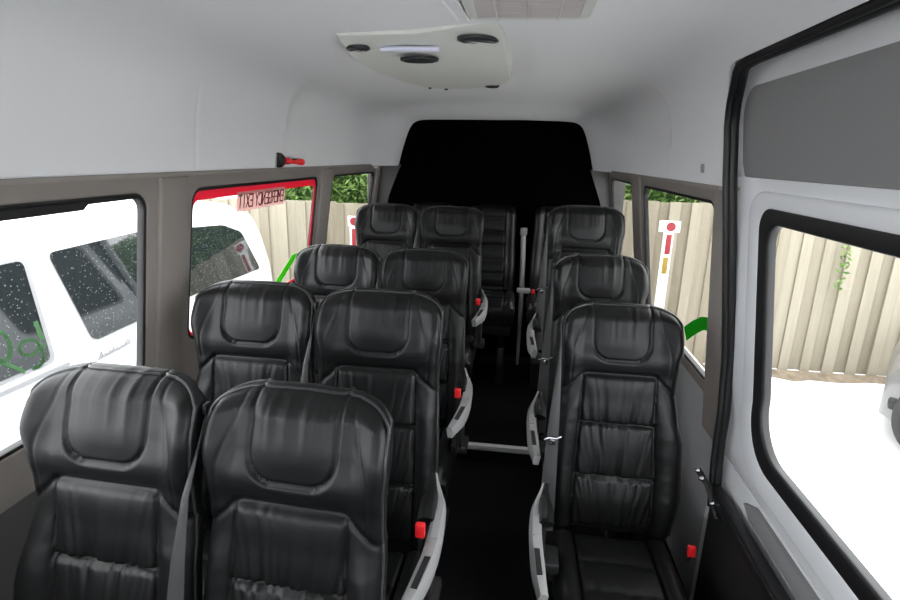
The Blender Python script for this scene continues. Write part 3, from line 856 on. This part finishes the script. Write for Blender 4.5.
# ------------------------------------------------------------------ stickers
def text_strokes(txt, mirror, w, h, gap):
    # simple block letters as stroke lists in a unit box
    A = {'E': [((0, 0), (0, 1)), ((0, 0), (1, 0)), ((0, .5), (.8, .5)), ((0, 1), (1, 1))], 'M': [((0, 0), (0, 1)), ((0, 1), (.5, .45)), ((.5, .45), (1, 1)), ((1, 1), (1, 0))],
         'R': [((0, 0), (0, 1)), ((0, 1), (.9, 1)), ((.95, .98), (.95, .55)), ((.9, .5), (0, .5)), ((.45, .5), (1, 0))], 'G': [((1, .85), (.85, 1)), ((.85, 1), (.15, 1)), ((.15, 1), (0, .8)), ((0, .8), (0, .2)), ((0, .2), (.15, 0)), ((.15, 0), (.9, 0)), ((.95, 0), (.95, .45)), ((.95, .45), (.55, .45))],
         'N': [((0, 0), (0, 1)), ((0, 1), (1, 0)), ((1, 0), (1, 1))], 'C': [((1, .85), (.85, 1)), ((.85, 1), (.15, 1)), ((.15, 1), (0, .8)), ((0, .8), (0, .2)), ((0, .2), (.15, 0)), ((.15, 0), (.85, 0)), ((.85, 0), (1, .15))],
         'Y': [((0, 1), (.5, .5)), ((1, 1), (.5, .5)), ((.5, .5), (.5, 0))], 'X': [((0, 0), (1, 1)), ((0, 1), (1, 0))], 'I': [((.5, 0), (.5, 1))], 'T': [((0, 1), (1, 1)), ((.5, 0), (.5, 1))]}
    out = []; x = 0
    for ch in txt:
        if ch == ' ': x += w * .7; continue
        for (a, b) in A[ch]: out.append(((x + a[0] * w, a[1] * h), (x + b[0] * w, b[1] * h)))
        x += w + gap
    return out, x - gap
r = MB().slab(rrect(2.085, 2.545, 1.392, 1.474, .004, 3), [], .0015, wall_fn(-1, .0115)).build('exit_sign', M['sign']); tag(r, 'mirrored EMERGENCY EXIT sticker on the red edged window', 'sign')
st, tot = text_strokes('EMERGENCY EXIT', True, .0235, .052, .0085)
ink = MB()
y_start = 2.535   # reads from outside, so it runs forward along the van seen from within
for a, b in st:
    pa = Vector((y_start - .008 - a[0] * (.428 / tot), 1.407 + a[1])); pb = Vector((y_start - .008 - b[0] * (.428 / tot), 1.407 + b[1]))
    d = pb - pa; nrm = Vector((-d.y, d.x)).normalized() * .0036; e = d.normalized() * .003
    q = [pa - e - nrm, pb + e - nrm, pb + e + nrm, pa - e + nrm]
    ink.slab([tuple(p) for p in q], [], .0008, wall_fn(-1, .0095))
ink.build('lettering', M['sign_ink'], r, smooth=False)
def arc_band(cy, cz, r0, r1, a0, a1, n=18):
    P = [(cy + r1 * math.cos(math.radians(a0 + (a1 - a0) * k / n)), cz + r1 * math.sin(math.radians(a0 + (a1 - a0) * k / n))) for k in range(n + 1)]
    Q = [(cy + r0 * math.cos(math.radians(a0 + (a1 - a0) * k / n)), cz + r0 * math.sin(math.radians(a0 + (a1 - a0) * k / n))) for k in range(n, -1, -1)]
    return P + Q
o = MB().slab([(1.99, 1.020), (2.06, 1.014), (2.14, .990), (2.24, .938), (2.36, .87), (2.40, .92), (2.28, .985), (2.16, 1.040), (2.08, 1.062), (1.99, 1.068)], [], .0015, wall_fn(1, .0125)).build('window_decal', M['green']); tag(o, 'curved green stripe on the middle right window glass', 'decal')
o = MB().slab([(2.44, .945), (2.53, .945), (2.80, 1.10), (2.71, 1.10)], [], .0015, wall_fn(-1, .0115)).build('window_decal', M['lime']); tag(o, 'slanted lime stripe on the red edged left window', 'decal')

# ------------------------------------------------------------------ outside: ground, fence, hedge
GZ = -.64
o = MB().box((0, 3, GZ - .05), (40, 40, .1)).build('ground', M['ground']); tag(o, 'white concrete yard around the van', kind='structure')
FY = 6.10
fr = empty('fence', (0, FY, GZ)); tag(fr, 'tall pale timber board fence behind the van', 'fence')
mb = MB(); x = -7.0; i = 0; rnd = random.Random(3)
while x < 9.5:
    w = rnd.uniform(.105, .135); h = (1.83 if x > .45 else 1.70) + rnd.uniform(-.012, .015) 
    off = .022 if i % 2 else -.006
    mb.box((x + w / 2, off + rnd.uniform(-.003, .003), h / 2 + .02), (w + (.03 if i % 2 else -.002), .02, h), .003, 1)
    x += w; i += 1
mb.build('boards', M['fence'], fr)
MB().box((1.2, .045, .35), (16.4, .05, .09)).build('rail', M['post'], fr)
MB().box((1.2, .045, 1.35), (16.4, .05, .09)).build('rail', M['post'], fr)
for k in range(8): MB().box((-6.6 + k * 2.2, .11, .84), (.10, .08, 1.68), .005).build('post', M['post'], fr)
o = MB()
rr2 = random.Random(5); vs = []; fs = []
N_ = 80
for k in range(N_ + 1):
    xx = -7 + 16.5 * k / N_
    for q, (yy, zz) in enumerate(((-.19 - rr2.uniform(0, .12), 0), (-.08, .03 + rr2.uniform(0, .03)), (-.03, .03))):
        vs.append((xx, FY + yy, GZ + .003 + zz * .8))
for k in range(N_):
    for q in range(2): fs.append((k * 3 + q, (k + 1) * 3 + q, (k + 1) * 3 + q + 1, k * 3 + q + 1))
o.add(vs, fs).build('soil', M['soil']); tag(bpy.data.objects['soil'], 'strip of dry soil along the foot of the fence', 'soil', kind='stuff')

def leaves(name, label, x0, x1, y0, y1, z0, z1, n, seed, size=(.06, .13)):
    rd = random.Random(seed); mb = MB()
    for _ in range(n):
        p = Vector((rd.uniform(x0, x1), rd.uniform(y0, y1), rd.uniform(z0, z1)))
        p.z = min(p.z, z1 - .35 * abs(noise.noise(Vector((p.x * 1.3, seed, 0)))))
        L = rd.uniform(*size); W = L * rd.uniform(.16, .26)
        E = Matrix.Rotation(rd.uniform(0, 2 * PI), 3, 'Z') @ Matrix.Rotation(rd.uniform(-1.0, 1.0), 3, 'Y') @ Matrix.Rotation(rd.uniform(-1.2, 1.2), 3, 'X')
        q = [(-L / 2, 0, 0), (-L * .1, W, -.01), (L / 2, 0, -.025), (-L * .1, -W, -.01), (0, 0, .008)]
        mb.add([E @ Vector(a) + p for a in q], [(0, 4, 1), (1, 4, 2), (2, 4, 3), (3, 4, 0)])
    root = mb.build(name, M['leaf'], smooth=False); tag(root, label, 'hedge', kind='stuff')
    if n < 100: return root
    core = MB(); nx_ = 40; vs = []; fs = []
    for i in range(nx_ + 1):
        xx = x0 + (x1 - x0) * i / nx_
        for j in range(9):
            a = PI * j / 8
            rz_ = (z1 - z0) * .42 * (1 + .15 * noise.noise(Vector((xx * 2, j, seed))))
            vs.append((xx, (y0 + y1) / 2 + .1 - (y1 - y0) * .30 * math.cos(a), z0 + rz_ * 1.7 * math.sin(a)))
    for i in range(nx_):
        for j in range(8): fs.append((i * 9 + j, (i + 1) * 9 + j, (i + 1) * 9 + j + 1, i * 9 + j + 1))
    core.add(vs, fs).build('dark_shell', M['hedge_fill'], root)  # dark inner shell added so no sky shows between the leaves
    return root
leaves('hedge', 'bright green leafy hedge growing above the fence', -3.0, 2.35, 6.30, 7.0, .85, 1.95, 13000, 2)
leaves('hanging_vine', 'small green sprig growing through the fence boards', 3.62, 3.72, 5.98, 6.0, .35, .95, 26, 9, (.05, .09))
bpy.data.objects['hanging_vine']['category'] = 'vine'

# white marker stakes in front of the fence
def stake(x, y, ztop, w, label, wide=.20):
    r = empty('marker_stake', (x, y, GZ)); tag(r, label, 'marker', 'white marker stakes before the fence')
    H = ztop - GZ
    MB().box((0, 0, H / 2), (w, .03, H), .004).build('post', M['white'], r)
    MB().box((.0, -.004, H - .055), (wide, .032, .11), .004).build('head', M['white'], r)
    MB().lathe([(.045, 0), (.045, .006)], 24, Matrix.Translation((.01, -.020, H - .055)) @ Matrix.Rotation(PI / 2, 4, 'X')).build('red_disc', M['red_mark'], r)
    MB().box((.005, -.018, H - .235), (w * .55, .008, .20), .002).build('red_bar', M['red_mark'], r)
    MB().box((.0, -.018, H - .45), (w * .55, .008, .17), .002).build('yellow_bar', M['yellow_mark'], r)
stake(1.735, 5.55, 1.07, .095, 'white stake with red dot and yellow bar seen through the middle right window')
stake(-1.54, 5.6, .985, .085, 'white stake with red dot seen through the small rear left window', .12)

# ------------------------------------------------------------------ white SUV on the left
SX = -2.12      # side plane at the belt line
sv = empty('suv', (SX - .95, 2.5, GZ)); tag(sv, 'big white vehicle parked close outside the left windows', 'car')
def sw(mb, name, mt, parent, **k):
    mb.v = [(x - sv.location.x, y - sv.location.y, z - sv.location.z) for x, y, z in mb.v]
    return mb.build(name, mt, parent, **k)
BZ, TZ = .545, 1.08           # belt line and window top
RT = [(-.35, .62), (.0, .66), (.75, .76), (1.05, 1.02), (1.35, 1.22), (1.8, 1.325), (2.6, 1.345), (3.4, 1.315), (4.0, 1.265), (4.5, 1.19), (4.8, 1.06), (5.05, .82), (5.25, .45), (5.33, .1), (5.33, -.3)]
def roof_z(y): return lin_table(RT, y)
def plan(y):                    # inset of the side towards the ends
    return .34 * max(0, (y - 4.35) / 1.0) ** 2.4 + .35 * max(0, (.35 - y) / .75) ** 2.2
def suv_x(z):
    return SX - (.145 * (z - BZ) / (TZ - BZ) if z > BZ else .0) + (.035 * math.sin(PI * (BZ - z) / .95) if z < BZ else 0)
yy = [-.38, -.3, -.1, .2, .5, .75, .9, 1.05, 1.2, 1.35, 1.6, 1.8] + [2.2 + .3 * i for i in range(7)] + [4.2, 4.35, 4.5, 4.65, 4.8, 4.92, 5.05, 5.15, 5.25, 5.33]
V = []; nsec = 0
for y in yy:
    rz_ = roof_z(y); ins = plan(y)
    sec = []
    for z in (-.28, -.1, .1, .3, .45, BZ, .72, .9, TZ):
        zz = min(z, rz_ - .02 * (1 - z))
        sec.append((suv_x(zz) - ins, zz))
    e = suv_x(min(TZ, rz_)) - ins
    for dx_, fz in ((.03, .45), (.08, .78), (.16, .93), (.35, 1.0), (.65, 1.03)):
        base = sec[8][1]; sec.append((e - dx_, base + (rz_ - base) * fz))
    full = sec + [(2 * (SX - .95) - x, z) for x, z in sec[::-1]]
    nsec = len(full)
    V += [(x, y, z) for x, z in full]
Fs = []
for i in range(len(yy) - 1):
    for k in range(nsec - 1): Fs.append((i * nsec + k, (i + 1) * nsec + k, (i + 1) * nsec + k + 1, i * nsec + k + 1))
    Fs.append((i * nsec + nsec - 1, (i + 1) * nsec + nsec - 1, (i + 1) * nsec, i * nsec))
Fs.append(tuple(range(nsec))); Fs.append(tuple((len(yy) - 1) * nsec + k for k in range(nsec - 1, -1, -1)))
sw(MB().add(V, Fs), 'body', M['suv'], sv, angle=55)
def suv_fn(off=0.0): return lambda a, b, w: (suv_x(b) + off + w - plan(a), a, b)
def side_glass(pts, label=None, nm='side_window', fr=.02):
    cx = sum(p[0] for p in pts) / len(pts); cz = sum(p[1] for p in pts) / len(pts)
    big = [(cx + (p[0] - cx) * (1 + fr / .9) , cz + (p[1] - cz) * (1 + fr / .35)) for p in pts]
    g = sw(MB().slab(pts, [], .006, suv_fn(.0075)), nm, M['suv_glass'], sv)
    return g
def rpoly(P, r, n=5):
    out = []
    for i in range(len(P)):
        p0, p1, p2 = Vector(P[i - 1]), Vector(P[i]), Vector(P[(i + 1) % len(P)])
        a = p1 + (p0 - p1).normalized() * r; b = p1 + (p2 - p1).normalized() * r
        for k in range(n + 1):
            t = k / n; out.append(tuple(a * (1 - t) ** 2 + p1 * 2 * t * (1 - t) + b * t * t))
    return out
side_glass(rpoly([(2.50, 1.085), (3.20, 1.105), (4.20, 1.03), (4.45, .94), (4.58, .585), (3.6, .60), (2.56, .575)], .045))
side_glass(rpoly([(1.30, 1.06), (2.345, 1.075), (2.275, .575), (1.15, .575)], .04))
# grey edge seal and door shut lines
sw(MB().slab(rpoly([(1.27, 1.085), (2.375, 1.10), (2.30, .555), (1.12, .555)], .045), [rpoly([(1.30, 1.06), (2.345, 1.075), (2.275, .575), (1.15, .575)], .04)], .006, suv_fn(.004)), 'window_surround', M['seal_grey'], sv)
sw(MB().slab([(1.0, .525), (2.37, .525), (2.37, .505), (1.0, .505)], [], .010, suv_fn(.0)), 'window_ledge', M['seal_grey'], sv)
# script badge
bd = MB(); yb0, zb0 = 2.565, .468
wob = [(0, .0), (.02, .035), (.03, .0), (.05, .016), (.065, .0), (.085, .018), (.10, .0), (.115, .03), (.125, .002), (.145, .018), (.16, .0), (.18, .02), (.19, .002), (.21, .018), (.235, .036), (.25, .02)]
bd.tube([(suv_x(zb0) + .006, yb0 + a, zb0 + b) for a, b in wob], .0045, 6); bd.tube([(suv_x(zb0) + .004, yb0 - .005, zb0 - .002), (suv_x(zb0) + .004, yb0 + .255, zb0 + .010)], .006, 6)
sw(bd, 'script_badge', M['seal_grey'], sv)
# reflection of the van's green lettering, painted on the door glass
def stroke(pts, w):
    mb = MB(); n = len(pts)
    for (a, b) in zip(pts, pts[1:]):
        a, b = Vector(a), Vector(b); d = b - a; nr = Vector((-d.y, d.x)).normalized() * w / 2; e = d.normalized() * w * .3
        mb.slab([tuple(p) for p in (a - e - nr, b + e - nr, b + e + nr, a - e + nr)], [], .001, suv_fn(.0140))
    return mb
gl = MB()
def arcp(cy, cz, ry, rz_, a0, a1, n=16): return [(cy + ry * math.cos(math.radians(a0 + (a1 - a0) * k / n)), cz + rz_ * math.sin(math.radians(a0 + (a1 - a0) * k / n))) for k in range(n + 1)]
for pts, w in ((arcp(1.935, .775, .09, .085, 100, -70), .022), ([(1.96, .705), (1.90, .67)], .022), ([(1.95, .70), (2.03, .62)], .022),
               (arcp(2.105, .715, .052, .036, 0, 360, 22), .018), (arcp(2.10, .675, .062, .062, 25, -110), .018), ([(2.19, .815), (2.185, .735)], .030), ([(2.18, .705), (2.17, .69)], .024)):
    s_ = stroke([(p[0] + .085, p[1] - .045) for p in pts], w * .85); gl.add(s_.v, s_.f)
sw(gl, 'reflected_writing', M['reflected_green'], sv, smooth=False)
# wheels
def wheel(px, py, pz, R, W, axis, parent, loc0):
    A = Matrix.Translation((px - loc0[0], py - loc0[1], pz - loc0[2])) @ (Matrix.Rotation(PI / 2, 4, 'Y') if axis == 'x' else Matrix.Rotation(PI / 2, 4, 'X'))
    t = MB().lathe([(R * .62, -W / 2), (R * .93, -W / 2), (R, -W * .36), (R, W * .36), (R * .93, W / 2), (R * .62, W / 2)], 40, A).build('wheel', M['tyre'], parent)
    a = MB().lathe([(R * .64, -W * .51), (R * .60, -W * .51), (R * .58, -W * .35), (R * .58, W * .35), (R * .60, W * .51), (R * .64, W * .51)], 40, A)
    for k in range(10):
        an = 2 * PI * k / 10
        for s_ in (-1, 1):
            p0 = A @ Vector((R * .1 * math.cos(an), R * .1 * math.sin(an), s_ * W * .42)); p1 = A @ Vector((R * .60 * math.cos(an), R * .60 * math.sin(an), s_ * W * .46))
            a.tube([p0, p1], [R * .05, R * .035], 6)
    for s_ in (-1, 1):
        a.lathe([(R * .14, s_ * W * .40), (R * .13, s_ * W * .47)], 16, A)
    a.build('rim', M['alloy'], t)
for y in (.75, 4.15):
    for x in (SX - .10, SX - 1.80): wheel(x, y, GZ + .38, .38, .24, 'x', sv, sv.location)

# ------------------------------------------------------------------ silver car at the right
CS = 0.0
cr = empty('silver_car', (3.26, 4.30, GZ)); tag(cr, 'silver car nosing into the right edge of the picture on the white yard', 'car')
def cw(mb, name, mt, parent, **k):
    mb.v = [(x + CS - cr.location.x, y - cr.location.y, z - cr.location.z) for x, y, z in mb.v]
    return mb.build(name, mt, parent, **k)
CRT = [(3.26, -.10), (3.29, .02), (3.40, .13), (3.7, .25), (4.3, .38), (4.5, .46), (5.1, .80), (5.4, .87), (6.2, .86), (6.7, .74), (7.2, .52), (7.4, .45), (7.5, .2)]
xs = [3.26, 3.28, 3.31, 3.36, 3.44, 3.56, 3.7, 3.9, 4.1, 4.3, 4.5, 4.7, 4.9, 5.1, 5.4, 5.8, 6.2, 6.5, 6.7, 7.0, 7.2, 7.4, 7.5]
V = []; ns = 0
def cplan(x): return .55 * max(0, (3.60 - x) / .5) ** 2.2 + .4 * max(0, (x - 7.0) / .5) ** 2.2
for x in xs:
    t = lin_table(CRT, x); ins = cplan(x); sec = []
    for z, b in ((-.42, .05), (-.30, .0), (-.1, -.02), (.1, -.01), (.28, .03)):
        sec.append((4.27 + b + ins, min(z, t - .01)))
    b0 = sec[-1][1]
    for b, fz in ((.10, .5), (.18, .92), (.30, .99), (.6, 1.02)): sec.append((4.27 + b + ins * .9, b0 + (t - b0) * fz))
    full = sec + [(2 * 5.03 - y, z) for y, z in sec[::-1]]; ns = len(full)
    V += [(x, y, z) for y, z in full]
Fs = []
for i in range(len(xs) - 1):
    for k in range(ns - 1): Fs.append((i * ns + k, (i + 1) * ns + k, (i + 1) * ns + k + 1, i * ns + k + 1))
    Fs.append((i * ns + ns - 1, (i + 1) * ns + ns - 1, (i + 1) * ns, i * ns))
Fs.append(tuple(range(ns))); Fs.append(tuple((len(xs) - 1) * ns + k for k in range(ns - 1, -1, -1)))
cw(MB().add(V, Fs), 'body', M['car'], cr, angle=50)
# wheel arch, dark bumper insert, wheels
A = Matrix.Translation((3.74, 4.255, GZ + .36)) @ Matrix.Rotation(PI / 2, 4, 'X')
cw(MB().lathe([(.40, -.03), (.40, .004), (.385, .008), (.0001, .006)], 40, A), 'wheel_arch', M['black_plastic'], cr)
cw(MB().box((3.40, 4.60, -.26), (.20, .5, .10), .03), 'lower_bumper', M['black_plastic'], cr)
wheel(3.74 + CS, 4.235, GZ + .335, .335, .10, 'y', cr, cr.location); wheel(6.75 + CS, 4.30, GZ + .335, .335, .2, 'y', cr, cr.location)
wheel(3.74 + CS, 5.72, GZ + .335, .335, .2, 'y', cr, cr.location); wheel(6.75 + CS, 5.72, GZ + .335, .335, .2, 'y', cr, cr.location)
cw(MB().slab(rpoly([(4.72, .46), (5.15, .76), (6.25, .77), (6.6, .5)], .05), [], .02, lambda a, b, w: (a, 4.27 + .055 + .20 * max(0, (b - .3) / .5) - w, b)), 'side_window', M['suv_glass'], cr)

cr.location = (3.30, 4.45, GZ); cr.rotation_euler = (0, 0, math.radians(-34))

# ------------------------------------------------------------------ light: bright overcast sky
W = bpy.data.worlds.new('World'); S.world = W; W.use_nodes = True
nt = W.node_tree; bg = nt.nodes['Background']
tc = nt.nodes.new('ShaderNodeTexCoord'); sp = nt.nodes.new('ShaderNodeSeparateXYZ'); rp = nt.nodes.new('ShaderNodeValToRGB')
nt.links.new(tc.outputs['Generated'], sp.inputs[0]); nt.links.new(sp.outputs['Z'], rp.inputs['Fac'])
rp.color_ramp.elements[0].position = 0; rp.color_ramp.elements[0].color = (.80, .82, .85, 1)
rp.color_ramp.elements[1].position = .9; rp.color_ramp.elements[1].color = (1, 1, 1, 1)
nt.links.new(rp.outputs['Color'], bg.inputs['Color']); bg.inputs['Strength'].default_value = 1.0
S.view_settings.view_transform = 'Standard'; S.view_settings.look = 'None'; S.view_settings.gamma = 1; S.view_settings.use_curve_mapping = False
S.view_settings.exposure = 2.85
S.cycles.max_bounces = 12; S.cycles.diffuse_bounces = 6; S.cycles.transparent_max_bounces = 16
S.cycles.sample_clamp_indirect = 6
S.cycles.use_denoising = True
